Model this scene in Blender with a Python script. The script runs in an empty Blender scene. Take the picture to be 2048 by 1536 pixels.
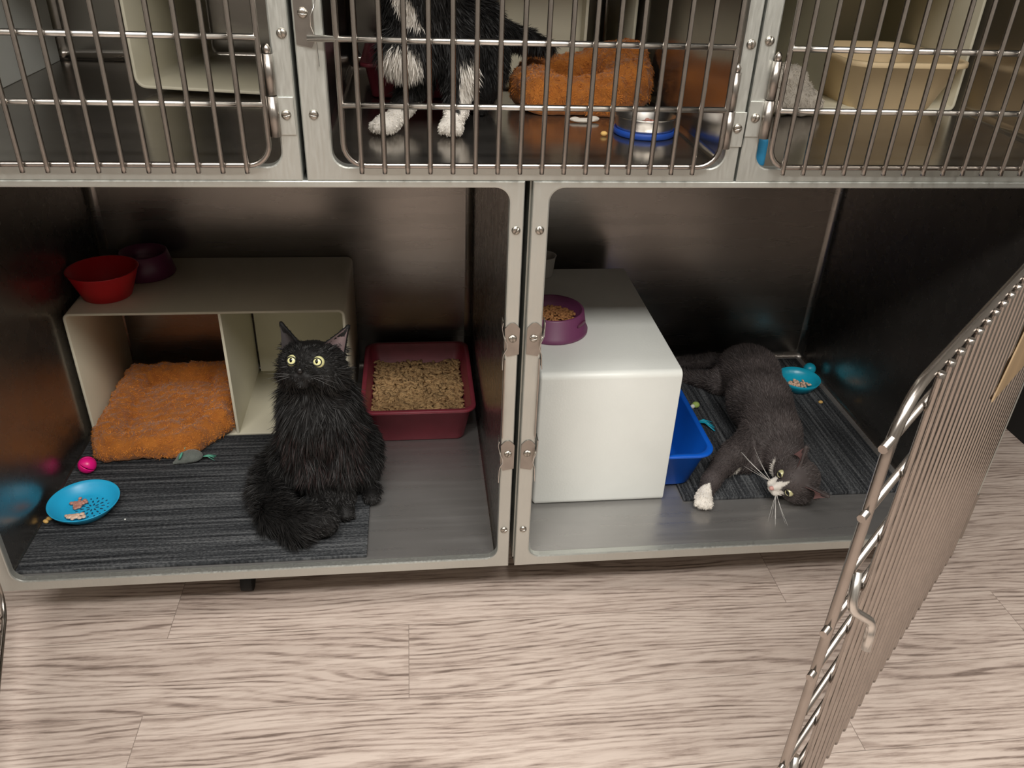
import bpy, bmesh, math, random
import numpy as np
from mathutils import Vector, Matrix
random.seed(7); RNG = np.random.default_rng(7)
SC = bpy.context.scene; COL = SC.collection

# ------------------------------------------------------------ camera, light, exposure
CAMP = Vector((-0.1675, -1.1649, 1.1037)); YAW, PITCH, ROLL, FPX = .1316, .536, .0417, 1639.1
f_ = Vector((math.sin(YAW)*math.cos(PITCH), math.cos(YAW)*math.cos(PITCH), -math.sin(PITCH)))
r_ = Vector((math.cos(YAW), -math.sin(YAW), 0)); u_ = r_.cross(f_)
CR = r_*math.cos(ROLL)+u_*math.sin(ROLL); CU = -r_*math.sin(ROLL)+u_*math.cos(ROLL)
cd = bpy.data.cameras.new('camera'); cam = bpy.data.objects.new('camera', cd); COL.objects.link(cam)
cd.sensor_width = 36; cd.lens = 36*FPX/2048; cd.clip_start = .02
M3 = Matrix((CR, CU, -f_)).transposed(); cam.matrix_world = Matrix.Translation(CAMP) @ M3.to_4x4()
SC.camera = cam
SC.view_settings.view_transform = 'Standard'; SC.view_settings.look = 'None'
SC.view_settings.gamma = 1; SC.view_settings.use_curve_mapping = False
SC.view_settings.exposure = 0.66
w = bpy.data.worlds.new('world'); SC.world = w; w.use_nodes = True
w.node_tree.nodes['Background'].inputs[0].default_value = (1, .93, .84, 1)
w.node_tree.nodes['Background'].inputs[1].default_value = .15
def area(name, loc, sx, sy, power, col=(1, .965, .915)):
    l = bpy.data.lights.new(name, 'AREA'); l.shape = 'RECTANGLE'; l.size = sx; l.size_y = sy; l.energy = power; l.color = col
    o = bpy.data.objects.new(name, l); o.location = loc; COL.objects.link(o); return o
area('ceiling_lamp', (.45, -1.75, 2.52), 1.2, .4, 42)
area('ceiling_lamp', (-1.2, -1.75, 2.52), 1.2, .4, 28)
area('ceiling_lamp', (-.2, -.75, 2.52), 1.4, .4, 13)  # small overhead lamp added for the sheen on the metal

# ------------------------------------------------------------ materials
MATS = {}
def mat(name, col, rough=.5, metal=0., var=0., vs=20., bump=0., bs=60., spec=.5, coat=0., sheen=0., stretch=(1, 1, 1), attr=None, col2=None, sss=0.):
    if name in MATS: return MATS[name]
    m = bpy.data.materials.new(name); m.use_nodes = True; n = m.node_tree.nodes; l = m.node_tree.links; b = n['Principled BSDF']
    b.inputs['Roughness'].default_value = rough; b.inputs['Metallic'].default_value = metal
    b.inputs['Specular IOR Level'].default_value = spec; b.inputs['Coat Weight'].default_value = coat
    b.inputs['Sheen Weight'].default_value = sheen
    b.inputs['Subsurface Weight'].default_value = sss; b.inputs['Subsurface Scale'].default_value = .01
    b.inputs['Base Color'].default_value = (*col, 1)
    tc = n.new('ShaderNodeTexCoord'); mp = n.new('ShaderNodeMapping'); mp.inputs['Scale'].default_value = stretch
    l.new(tc.outputs['Object'], mp.inputs[0])
    src = None
    if attr:
        a = n.new('ShaderNodeAttribute'); a.attribute_name = attr; src = a.outputs['Color']; l.new(src, b.inputs['Base Color'])
    nz = n.new('ShaderNodeTexNoise'); nz.inputs['Scale'].default_value = vs; nz.inputs['Detail'].default_value = 5
    l.new(mp.outputs[0], nz.inputs['Vector'])
    if var or col2:
        mx = n.new('ShaderNodeMix'); mx.data_type = 'RGBA'; mr = n.new('ShaderNodeMapRange')
        mr.inputs[1].default_value = .3; mr.inputs[2].default_value = .7
        l.new(nz.outputs[0], mr.inputs[0]); l.new(mr.outputs[0], mx.inputs[0])
        c2 = col2 or tuple(c*(1-var) for c in col)
        mx.inputs[6].default_value = (*c2, 1); mx.inputs[7].default_value = (*col, 1)
        if src:
            mx.blend_type = 'MULTIPLY'; mx.inputs[0].default_value = 1
            ma = n.new('ShaderNodeMapRange'); ma.inputs[3].default_value = 1-var; ma.inputs[4].default_value = 1+var*.3
            l.new(nz.outputs[0], ma.inputs[0]); l.new(src, mx.inputs[6])
            for k in list(mx.inputs[0].links): m.node_tree.links.remove(k)
            l.new(ma.outputs[0], mx.inputs[7])
        l.new(mx.outputs[2], b.inputs['Base Color'])
    if bump:
        n2 = n.new('ShaderNodeTexNoise'); n2.inputs['Scale'].default_value = bs; n2.inputs['Detail'].default_value = 4
        l.new(mp.outputs[0], n2.inputs['Vector'])
        bp = n.new('ShaderNodeBump'); bp.inputs['Strength'].default_value = bump; bp.inputs['Distance'].default_value = .004
        l.new(n2.outputs[0], bp.inputs['Height']); l.new(bp.outputs[0], b.inputs['Normal'])
    MATS[name] = m; return m

def steel(name, col, rough, aniso_stretch, rvar=.12, bump=.03, metal=1.):
    m = mat(name, col, rough, metal, var=.12, vs=6, stretch=(1, 1, 1)); n = m.node_tree.nodes; l = m.node_tree.links; b = n['Principled BSDF']
    tc = n.new('ShaderNodeTexCoord'); mp = n.new('ShaderNodeMapping'); mp.inputs['Scale'].default_value = aniso_stretch; l.new(tc.outputs['Object'], mp.inputs[0])
    nz = n.new('ShaderNodeTexNoise'); nz.inputs['Scale'].default_value = 30; nz.inputs['Detail'].default_value = 6; l.new(mp.outputs[0], nz.inputs['Vector'])
    mr = n.new('ShaderNodeMapRange'); mr.inputs[1].default_value = .3; mr.inputs[2].default_value = .7; mr.inputs[3].default_value = rough-rvar*.5; mr.inputs[4].default_value = rough+rvar
    l.new(nz.outputs[0], mr.inputs[0]); l.new(mr.outputs[0], b.inputs['Roughness'])
    bp = n.new('ShaderNodeBump'); bp.inputs['Strength'].default_value = bump; bp.inputs['Distance'].default_value = .001
    l.new(nz.outputs[0], bp.inputs['Height']); l.new(bp.outputs[0], b.inputs['Normal'])
    return m
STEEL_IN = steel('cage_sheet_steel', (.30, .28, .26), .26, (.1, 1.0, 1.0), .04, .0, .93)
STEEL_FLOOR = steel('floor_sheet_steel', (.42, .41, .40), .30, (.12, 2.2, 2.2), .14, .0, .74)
STEEL_UP = steel('upper_sheet_steel', (.40, .375, .345), .17, (.15, 1.5, 1.5), .03, .0, .93)
STEEL_FR = steel('frame_steel', (.62, .635, .595), .38, (9, 9, 1.2), .12, .06, .82)
STEEL_ROD = mat('rod_steel', (.46, .42, .385), .26, 1.0, var=.15, vs=40)
STEEL_BR = mat('bright_steel', (.80, .78, .74), .28, 1.0, var=.15, vs=60)
STEEL_PL = mat('plate_steel', (.40, .37, .34), .3, 1.0, var=.15, vs=60)
DARKGAP = mat('dark_gap', (.012, .010, .010), .8)
CREAM = mat('cream_plastic', (.74, .70, .55), .42, var=.06, vs=8, bump=.05, bs=300)
WHITE = mat('white_plastic', (.78, .80, .76), .4, var=.05, vs=10, bump=.06, bs=260)
MAROON = mat('maroon_plastic', (.26, .035, .055), .4, var=.2, vs=25)
PURPLE = mat('purple_plastic', (.16, .042, .11), .38, var=.1)
DPURPLE = mat('dark_purple_plastic', (.10, .015, .05), .4)
RED = mat('red_plastic', (.52, .008, .015), .35, var=.08)
BLUE = mat('blue_plastic', (.004, .10, .55), .32, var=.08)
NAVY = mat('blue_rubber', (.01, .07, .40), .5)
SKYB = mat('sky_blue_plastic', (.02, .42, .72), .35, var=.06)
SKYD = mat('dark_emboss', (.005, .05, .11), .5)
TEAL = mat('teal_plastic', (.01, .38, .55), .3, var=.05)
PINK = mat('hot_pink_plastic', (.95, .01, .26), .3)
TAN = mat('tan_plastic', (.86, .67, .41), .45, var=.06, vs=12)
CARD = mat('tan_cardboard', (.42, .29, .16), .7, var=.25, vs=14, stretch=(1, 1, .3))
MOUSE = mat('grey_felt', (.17, .19, .17), .9, var=.25, vs=60, bump=.5, bs=400, sheen=.3)
GREEN = mat('mint_felt', (.12, .42, .30), .8)
LIME = mat('lime_felt', (.35, .48, .12), .7)
RUBBER = mat('black_rubber', (.012, .012, .012), .7)
KIB = mat('kibble_brown', (.42, .20, .07), .8, col2=(.22, .09, .03), vs=90, bump=.3, bs=400)
PELLET = mat('wood_pellet', (.55, .36, .17), .85, col2=(.30, .18, .08), vs=70)
MEAT = mat('pink_meat', (.62, .33, .26), .5, col2=(.40, .15, .11), vs=120, bump=.4, bs=300)
MEATP = mat('pale_meat', (.80, .60, .45), .5, col2=(.62, .36, .25), vs=90)
CRUMB = mat('golden_crumb', (.72, .45, .14), .6)
ORANGE = mat('orange_fleece', (.50, .17, .022), .95, col2=(.36, .11, .012), vs=35, bump=.8, bs=220, sheen=.25)
FLEECE = mat('grey_fleece', (.55, .50, .43), .95, var=.2, vs=30, bump=.5, bs=200)

def wallmat():
    return mat('painted_wall', (.30, .29, .27), .8, var=.04, vs=3, bump=.03, bs=120)
def floormat():
    m = bpy.data.materials.new('vinyl_plank'); m.use_nodes = True; n = m.node_tree.nodes; l = m.node_tree.links; b = n['Principled BSDF']
    tc = n.new('ShaderNodeTexCoord')
    mp0 = n.new('ShaderNodeMapping'); mp0.inputs['Location'].default_value = (.199+1.22*2, .018+.17*30+.005, 0); l.new(tc.outputs['Object'], mp0.inputs[0])
    br = n.new('ShaderNodeTexBrick'); br.inputs['Scale'].default_value = 1; br.inputs['Brick Width'].default_value = 1.22; br.inputs['Row Height'].default_value = .17
    br.inputs['Mortar Size'].default_value = .0006; br.inputs['Color1'].default_value = (0, 0, 0, 1); br.inputs['Color2'].default_value = (1, 1, 1, 1)
    br.inputs['Mortar'].default_value = (.5, .5, .5, 1); br.offset = .37; br.offset_frequency = 2; l.new(mp0.outputs[0], br.inputs['Vector'])
    # per-plank shift of the grain
    sc = n.new('ShaderNodeVectorMath'); sc.operation = 'SCALE'; sc.inputs[3].default_value = 7.3; l.new(br.outputs['Color'], sc.inputs[0])
    ad = n.new('ShaderNodeVectorMath'); ad.operation = 'ADD'; l.new(tc.outputs['Object'], ad.inputs[0]); l.new(sc.outputs[0], ad.inputs[1])
    def noise(scale, st, det=6, rough=.6, dist=0.):
        mp = n.new('ShaderNodeMapping'); mp.inputs['Scale'].default_value = st; l.new(ad.outputs[0], mp.inputs[0])
        z = n.new('ShaderNodeTexNoise'); z.inputs['Scale'].default_value = scale; z.inputs['Detail'].default_value = det; z.inputs['Roughness'].default_value = rough; z.inputs['Distortion'].default_value = dist
        l.new(mp.outputs[0], z.inputs['Vector']); return z
    def rng(src, a, c, lo=0., hi=1.):
        r = n.new('ShaderNodeMapRange'); r.inputs[1].default_value = a; r.inputs[2].default_value = c; r.inputs[3].default_value = lo; r.inputs[4].default_value = hi; l.new(src, r.inputs[0]); return r.outputs[0]
    def math_(op, a, c):
        k = n.new('ShaderNodeMath'); k.operation = op
        for i, v in enumerate((a, c)):
            if isinstance(v, (int, float)): k.inputs[i].default_value = v
            else: l.new(v, k.inputs[i])
        return k.outputs[0]
    big = noise(1.0, (.9, 5.5, 1), 2, .45, .2)
    sep = n.new('ShaderNodeSeparateXYZ'); l.new(ad.outputs[0], sep.inputs[0])
    wv = noise(1.0, (7, 60, 1), 2, .5)
    ph = math_('ADD', math_('MULTIPLY', sep.outputs[1], 520.), math_('ADD', math_('MULTIPLY', big.outputs[0], 95.), math_('MULTIPLY', wv.outputs[0], 7.)))
    ring = n.new('ShaderNodeMath'); ring.operation = 'SINE'; l.new(ph, ring.inputs[0])
    gate = noise(1.0, (6, 45, 1), 4, .65)
    lines = math_('MULTIPLY', rng(ring.outputs[0], -.1, .9, 0, 1), rng(gate.outputs[0], .38, .66, .15, .95))
    fine = noise(1.0, (13, 170, 1), 5, .7)
    fineo = rng(fine.outputs[0], .46, .66, 0, 1)
    mid = noise(1.0, (1.6, 16, 1), 4, .6)
    mido = rng(mid.outputs[0], .35, .68, 0, 1)
    dark = math_('ADD', math_('MULTIPLY', lines, .56), math_('ADD', math_('MULTIPLY', fineo, .36), math_('MULTIPLY', mido, .28)))
    cr = n.new('ShaderNodeValToRGB'); e = cr.color_ramp.elements
    e[0].position = .05; e[0].color = (.64, .54, .475, 1); e[1].position = 1.0; e[1].color = (.15, .11, .09, 1)
    x = e.new(.42); x.color = (.45, .36, .31, 1); x = e.new(.7); x.color = (.26, .20, .17, 1)
    l.new(dark, cr.inputs[0])
    # a few dark knots
    vo = n.new('ShaderNodeTexVoronoi'); vo.inputs['Scale'].default_value = 1
    mpv = n.new('ShaderNodeMapping'); mpv.inputs['Scale'].default_value = (1.15, 1.9, 0); mpv.inputs['Location'].default_value = (.0, .0, 0); l.new(tc.outputs['Object'], mpv.inputs[0]); l.new(mpv.outputs[0], vo.inputs['Vector'])
    kn = rng(vo.outputs['Distance'], .010, .022, 1, 0)
    mk = n.new('ShaderNodeMix'); mk.data_type = 'RGBA'; l.new(kn, mk.inputs[0]); l.new(cr.outputs[0], mk.inputs[6]); mk.inputs[7].default_value = (.10, .065, .05, 1)
    mo = n.new('ShaderNodeMix'); mo.data_type = 'RGBA'; l.new(br.outputs['Fac'], mo.inputs[0]); l.new(mk.outputs[2], mo.inputs[6]); mo.inputs[7].default_value = (.24, .19, .16, 1)
    l.new(mo.outputs[2], b.inputs['Base Color'])
    b.inputs['Roughness'].default_value = .42; b.inputs['Specular IOR Level'].default_value = .35
    bp = n.new('ShaderNodeBump'); bp.inputs['Strength'].default_value = .25; bp.inputs['Distance'].default_value = .0006
    l.new(dark, bp.inputs['Height']); bp.invert = True; l.new(bp.outputs[0], b.inputs['Normal'])
    return m
def carpetmat(name, rot):
    m = bpy.data.materials.new(name); m.use_nodes = True; n = m.node_tree.nodes; l = m.node_tree.links; b = n['Principled BSDF']
    tc = n.new('ShaderNodeTexCoord'); mr = n.new('ShaderNodeMapping'); mr.inputs['Rotation'].default_value = (0, 0, rot); l.new(tc.outputs['Object'], mr.inputs[0])
    def noise(scale, st, det=3):
        mp = n.new('ShaderNodeMapping'); mp.inputs['Scale'].default_value = st; l.new(mr.outputs[0], mp.inputs[0])
        z = n.new('ShaderNodeTexNoise'); z.inputs['Scale'].default_value = scale; z.inputs['Detail'].default_value = det; l.new(mp.outputs[0], z.inputs['Vector']); return z.outputs[0]
    st = noise(1, (3.5, 150, 1), 3); tuft = noise(1, (170, 330, 1), 2); broad = noise(1, (1.2, 22, 1), 2)
    def mth(op, a, c):
        k = n.new('ShaderNodeMath'); k.operation = op
        for i, v in enumerate((a, c)):
            if isinstance(v, (int, float)): k.inputs[i].default_value = v
            else: l.new(v, k.inputs[i])
        return k.outputs[0]
    s = mth('ADD', mth('MULTIPLY', st, .55), mth('ADD', mth('MULTIPLY', tuft, .35), mth('MULTIPLY', broad, .25)))
    cr = n.new('ShaderNodeValToRGB'); e = cr.color_ramp.elements; e[0].position = .44; e[0].color = (.010, .011, .013, 1); e[1].position = .70; e[1].color = (.13, .135, .14, 1)
    x = e.new(.57); x.color = (.045, .048, .052, 1)
    l.new(s, cr.inputs[0]); l.new(cr.outputs[0], b.inputs['Base Color']); b.inputs['Roughness'].default_value = .95; b.inputs['Specular IOR Level'].default_value = .15
    bp = n.new('ShaderNodeBump'); bp.inputs['Strength'].default_value = 1; bp.inputs['Distance'].default_value = .004; l.new(s, bp.inputs['Height']); l.new(bp.outputs[0], b.inputs['Normal'])
    return m

# ------------------------------------------------------------ object helpers
WO = {}
def tag(o, label=None, cat=None, group=None, kind=None):
    for k, v in (('label', label), ('category', cat), ('group', group), ('kind', kind)):
        if v: o[k] = v
    return o
def thing(name, loc, label, cat, group=None):
    o = bpy.data.objects.new(name, None); o.empty_display_size = .02; COL.objects.link(o); o.location = loc
    WO[o.name] = Vector(loc); return tag(o, label, cat, group)
def link(name, me, m, parent=None, base=None):
    """mesh given in world coordinates; base = where its origin goes"""
    me.materials.append(m) if m else None
    o = bpy.data.objects.new(name, me); COL.objects.link(o)
    pw = WO[parent.name] if parent else Vector((0, 0, 0)); ow = Vector(base) if base else pw
    me.transform(Matrix.Translation(-ow)); o.location = ow-pw
    if parent: o.parent = parent
    WO[o.name] = ow; return o
class MB:
    def __init__(s): s.v = []; s.f = []; s.sm = []
    def add(s, vs, fs, smooth=False):
        b = len(s.v); s.v += [tuple(v) for v in vs]; s.f += [tuple(b+i for i in f) for f in fs]; s.sm += [smooth]*len(fs); return s
    def box(s, x0, x1, y0, y1, z0, z1, M=None):
        vs = [Vector((x, y, z)) for x in (x0, x1) for y in (y0, y1) for z in (z0, z1)]
        if M: vs = [M @ v for v in vs]
        return s.add(vs, [(0, 1, 3, 2), (4, 6, 7, 5), (0, 4, 5, 1), (2, 3, 7, 6), (0, 2, 6, 4), (1, 5, 7, 3)])
    def tube(s, pts, r, n=8, closed=False, caps=True):
        P = [Vector(p) for p in pts]; N = len(P); R = r if isinstance(r, (list, tuple)) else [r]*N
        T = []
        for i in range(N):
            a = P[(i-1) % N] if (closed or i > 0) else P[i]; b = P[(i+1) % N] if (closed or i < N-1) else P[i]
            T.append((b-a).normalized())
        up = Vector((0, 0, 1)) if abs(T[0].z) < .9 else Vector((0, 1, 0)); X = T[0].cross(up).normalized(); vs = []
        for i in range(N):
            X = (X-T[i]*X.dot(T[i])).normalized(); Y = T[i].cross(X)
            vs += [P[i]+(X*math.cos(2*math.pi*k/n)+Y*math.sin(2*math.pi*k/n))*R[i] for k in range(n)]
        fs = [(i*n+k, i*n+(k+1) % n, ((i+1) % N)*n+(k+1) % n, ((i+1) % N)*n+k) for i in range(N if closed else N-1) for k in range(n)]
        s.add(vs, fs, True)
        if caps and not closed:
            b = len(s.v)-len(vs); s.f += [tuple(b+k for k in range(n))[::-1], tuple(b+(N-1)*n+k for k in range(n))]; s.sm += [False]*2
        return s
    def lathe(s, prof, c, n=48, ax=(1, 1), M=None):
        vs = []; c = Vector(c)
        for (r, z) in prof:
            for k in range(n):
                a = 2*math.pi*k/n; v = Vector((r*math.cos(a)*ax[0], r*math.sin(a)*ax[1], z))
                vs.append(c+(M @ v if M else v))
        fs = [(i*n+k, i*n+(k+1) % n, (i+1)*n+(k+1) % n, (i+1)*n+k) for i in range(len(prof)-1) for k in range(n)]
        return s.add(vs, fs, True)
    def ell(s, c, r, n=12, m=8, M=None):
        prof = [(math.sin(math.pi*i/m), -math.cos(math.pi*i/m)) for i in range(m+1)]; vs = []; c = Vector(c)
        for (q, z) in prof:
            for k in range(n):
                a = 2*math.pi*k/n; v = Vector((q*math.cos(a)*r[0], q*math.sin(a)*r[1], z*r[2])); vs.append(c+(M @ v if M else v))
        return s.add(vs, [(i*n+k, i*n+(k+1) % n, (i+1)*n+(k+1) % n, (i+1)*n+k) for i in range(m) for k in range(n)], True)
    def build(s, name, m, parent=None, base=None, bevel=0, seg=2, fix=True):
        me = bpy.data.meshes.new(name); me.from_pydata(s.v, [], s.f); me.polygons.foreach_set('use_smooth', s.sm)
        if fix:
            bm = bmesh.new(); bm.from_mesh(me); bmesh.ops.remove_doubles(bm, verts=bm.verts, dist=1e-6); bmesh.ops.recalc_face_normals(bm, faces=bm.faces); bm.to_mesh(me); bm.free()
        o = link(name, me, m, parent, base)
        if bevel:
            b = o.modifiers.new('bevel', 'BEVEL'); b.width = bevel; b.segments = seg; b.limit_method = 'ANGLE'; b.angle_limit = math.radians(40)
            b.harden_normals = False
            for p in me.polygons: p.use_smooth = True
            wn = o.modifiers.new('wn', 'WEIGHTED_NORMAL'); wn.keep_sharp = True
        return o
def rrect(x0, x1, y0, y1, r, n=6):
    out = []
    for cx, cy, a0 in ((x1-r, y1-r, 0), (x0+r, y1-r, 90), (x0+r, y0+r, 180), (x1-r, y0+r, 270)):
        for k in range(n+1):
            a = math.radians(a0+90*k/n); out.append((cx+r*math.cos(a), cy+r*math.sin(a)))
    return out
def loft(mb, loops, cap0=False, cap1=False, smooth=True):
    n = len(loops[0]); vs = [p for L in loops for p in L]
    fs = [(i*n+k, i*n+(k+1) % n, (i+1)*n+(k+1) % n, (i+1)*n+k) for i in range(len(loops)-1) for k in range(n)]
    mb.add(vs, fs, smooth)
    b = len(mb.v)-len(vs)
    if cap0: mb.f.append(tuple(b+k for k in range(n))[::-1]); mb.sm.append(False)
    if cap1: mb.f.append(tuple(b+(len(loops)-1)*n+k for k in range(n))); mb.sm.append(False)
def rod_path(pts, r, n=6):
    """polyline with rounded corners of radius r"""
    P = [Vector(p) for p in pts]; out = [P[0]]
    for i in range(1, len(P)-1):
        a = (P[i-1]-P[i]); b = (P[i+1]-P[i]); q = min(r, a.length*.49, b.length*.49); A = P[i]+a.normalized()*q; B = P[i]+b.normalized()*q
        for k in range(n+1):
            t = k/n; out.append(A*(1-t)**2+P[i]*2*t*(1-t)+B*t*t)
    return out+[P[-1]]

# ------------------------------------------------------------ signed distance modelling
def surfnet(fn, lo, hi, h):
    ax = [np.arange(lo[i], hi[i]+h, h, dtype=np.float32) for i in range(3)]
    X, Y, Z = np.meshgrid(*ax, indexing='ij'); P = np.stack([X, Y, Z], -1); F = fn(P.reshape(-1, 3)).reshape(X.shape).astype(np.float32)
    n = np.array(F.shape)-1; S = F < 0
    cnt = np.zeros(n, np.float32); acc = np.zeros((*n, 3), np.float32)
    for d in range(3):
        e = np.zeros(3, int); e[d] = 1
        A = F[tuple(slice(0, F.shape[i]-e[i]) for i in range(3))]; B = F[tuple(slice(e[i], F.shape[i]) for i in range(3))]
        cr = (A < 0) != (B < 0); t = np.where(cr, A/np.where(cr, A-B, 1), 0)
        o1, o2 = [i for i in range(3) if i != d]
        for a in (0, 1):
            for b in (0, 1):
                off = np.zeros(3, int); off[o1] = a; off[o2] = b
                sl = tuple(slice(off[i], off[i]+n[i]) if i != d else slice(0, n[i]) for i in range(3))
                c = cr[sl]; cnt += c
                v = np.zeros((*n, 3), np.float32); v[..., d] = t[sl]; v[..., o1] = a; v[..., o2] = b; acc += v*c[..., None]
    m = cnt > 0; idx = -np.ones(n, np.int64); idx[m] = np.arange(m.sum())
    ijk = np.argwhere(m); V = (ijk+acc[m]/cnt[m][:, None])*h+np.array([a[0] for a in ax])
    Q = []
    for d in range(3):
        o1, o2 = (d+1) % 3, (d+2) % 3
        e = np.zeros(3, int); e[d] = 1
        A = S[tuple(slice(0, S.shape[i]-e[i]) for i in range(3))]; B = S[tuple(slice(e[i], S.shape[i]) for i in range(3))]
        c = np.argwhere(A != B); ok = (c[:, o1] > 0) & (c[:, o2] > 0) & (c[:, o1] < n[o1]) & (c[:, o2] < n[o2]); c = c[ok]
        ins = A[tuple(c.T)]
        q = []
        for a, b in ((1, 1), (0, 1), (0, 0), (1, 0)):
            k = c.copy(); k[:, o1] -= a; k[:, o2] -= b; q.append(idx[tuple(k.T)])
        q = np.stack(q, 1); q[~ins] = q[~ins][:, ::-1]; Q.append(q)
    return V.astype(np.float32), np.concatenate(Q)
def vr(a): return np.asarray(a, np.float32)
def d_cap(P, a, b, ra, rb):
    a, b = vr(a), vr(b); ab = b-a; L = float(ab@ab)+1e-12; t = np.clip((P-a)@ab/L, 0, 1)
    return np.linalg.norm(P-a-t[:, None]*ab, axis=1)-(ra+(rb-ra)*t)
def d_ell(P, c, r, R=None):
    q = P-vr(c)
    if R is not None: q = q@np.asarray(R, np.float32)
    r = vr(r); k1 = np.linalg.norm(q/r, axis=1)+1e-9; k2 = np.linalg.norm(q/r**2, axis=1)+1e-9
    return k1*(k1-1)/k2
def smin(a, b, k):
    h = np.clip(.5+.5*(b-a)/k, 0, 1); return b*(1-h)+a*h-k*h*(1-h)
def sdf(prims):
    def fn(P):
        d = np.full(len(P), 1., np.float32)
        for p in prims:
            if p[0] == 'c': e = d_cap(P, *p[1:5]); d = smin(d, e, p[5])
            elif p[0] == 'e': e = d_ell(P, *p[1:4]); d = smin(d, e, p[4])
            elif p[0] == '-e': e = d_ell(P, *p[1:4]); d = -smin(-d, e, p[4])
            elif p[0] == '-c': e = d_cap(P, *p[1:5]); d = -smin(-d, e, p[5])
        return d
    return fn
def np_mesh(name, V, Q, m, parent=None, base=None, col=None, smooth=True):
    me = bpy.data.meshes.new(name); k = Q.shape[1]
    me.vertices.add(len(V)); me.vertices.foreach_set('co', V.astype(np.float32).ravel())
    me.loops.add(Q.size); me.loops.foreach_set('vertex_index', Q.astype(np.int32).ravel())
    me.polygons.add(len(Q)); me.polygons.foreach_set('loop_start', np.arange(0, Q.size, k, dtype=np.int32))
    me.polygons.foreach_set('use_smooth', np.full(len(Q), smooth)); me.update(calc_edges=True)
    if col is not None:
        a = me.color_attributes.new('coat', 'FLOAT_COLOR', 'POINT'); a.data.foreach_set('color', np.concatenate([col, np.ones((len(col), 1))], 1).astype(np.float32).ravel())
    return link(name, me, m, parent, base)
def vnormals(V, Q):
    n = np.zeros_like(V); fn = np.cross(V[Q[:, 2]]-V[Q[:, 0]], V[Q[:, 3]]-V[Q[:, 1]])
    for k in range(4): np.add.at(n, Q[:, k], fn)
    return n/(np.linalg.norm(n, axis=1, keepdims=True)+1e-12)
def unit(a): return a/(np.linalg.norm(a, axis=1, keepdims=True)+1e-9)
def fur(name, V, Q, count, lenf, combf, width, colf, m, parent, lift=.5, jit=.35, droop=.3, base=None, clump=0, curl=0):
    N = vnormals(V, Q); T = np.concatenate([Q[:, [0, 1, 2]], Q[:, [0, 2, 3]]])
    ar = np.linalg.norm(np.cross(V[T[:, 1]]-V[T[:, 0]], V[T[:, 2]]-V[T[:, 0]]), axis=1); ar /= ar.sum()
    t = RNG.choice(len(T), count, p=ar); r = RNG.random((count, 2)); fl = r.sum(1) > 1; r[fl] = 1-r[fl]
    W = np.stack([1-r.sum(1), r[:, 0], r[:, 1]], 1)[..., None]
    P = (V[T[t]]*W).sum(1); n = unit((N[T[t]]*W).sum(1)); L = lenf(P, n)*(.65+.6*RNG.random(count)); ok = L > 1e-5; P, n, L = P[ok], n[ok], L[ok]; c = len(P)
    comb = combf(P, n); comb = comb-n*(comb*n).sum(1, keepdims=True); comb = unit(comb)
    j = RNG.normal(size=(c, 3))
    if clump:
        cell = np.floor(P/clump).astype(int); hs = (cell[:, 0]*73856093 ^ cell[:, 1]*19349663 ^ cell[:, 2]*83492791) % 4096
        tab = np.random.default_rng(3).normal(size=(4096, 3)); j = j*.5+tab[hs]*.9
    D = unit(n*lift+comb*(1-lift)+j*jit*.5); side = unit(np.cross(D, n+RNG.normal(size=(c, 3))*.8)); L = L[:, None]; Wd = width*(.7+.6*RNG.random((c, 1)))
    g = comb*droop+np.array([0, 0, -.35*droop])
    lv = []
    for s, wq in ((0, .8), (.35, 1.), (.7, .7)):
        C = P-n*.0006+D*L*s+g*L*s*s
        if curl: C = C+side*np.sin(s*6)*curl
        lv += [C-side*Wd*wq*.5, C+side*Wd*wq*.5]
    lv.append(P+D*L+g*L)
    A = np.stack(lv, 1).reshape(-1, 3); b = np.arange(c)[:, None]*7
    F = np.concatenate([b+np.array([[0, 1, 3]]), b+np.array([[0, 3, 2]]), b+np.array([[2, 3, 5]]), b+np.array([[2, 5, 4]]), b+np.array([[4, 5, 6]])])
    colr = colf(P, n)*(.75+.5*RNG.random((c, 1)))
    return np_mesh(name, A.astype(np.float32), F, m, parent, base, np.repeat(colr, 7, axis=0), True)
# ------------------------------------------------------------ the room
FZ = -.12
def struct(name, x0, x1, y0, y1, z0, z1, m):
    o = MB().box(x0, x1, y0, y1, z0, z1).build(name, m); o['kind'] = 'structure'; return o
RX0, RX1, RY0, RY1, RZ = -2.6, 1.475, -3.6, .98, 2.6
struct('floor', RX0, RX1, RY0, RY1, FZ-.05, FZ, floormat())
WALL = wallmat()
struct('wall_right', RX1, RX1+.1, RY0, RY1, FZ-.05, RZ, WALL); struct('wall_left', RX0-.1, RX0, RY0, RY1, FZ-.05, RZ, WALL)
struct('wall_back', RX0, RX1, RY1, RY1+.1, FZ-.05, RZ, WALL); struct('wall_front', RX0, RX1, RY0-.1, RY0, FZ-.05, RZ, WALL)
struct('ceiling', RX0, RX1, RY0, RY1, RZ, RZ+.1, mat('ceiling_white', (.55, .54, .52), .9))
struct('shadow_strip_right', RX1-.02, RX1, RY0, RY1, FZ, FZ+.2, RUBBER)  # black strip along the wall: the dark of a shadowed thing, put into colour

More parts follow.
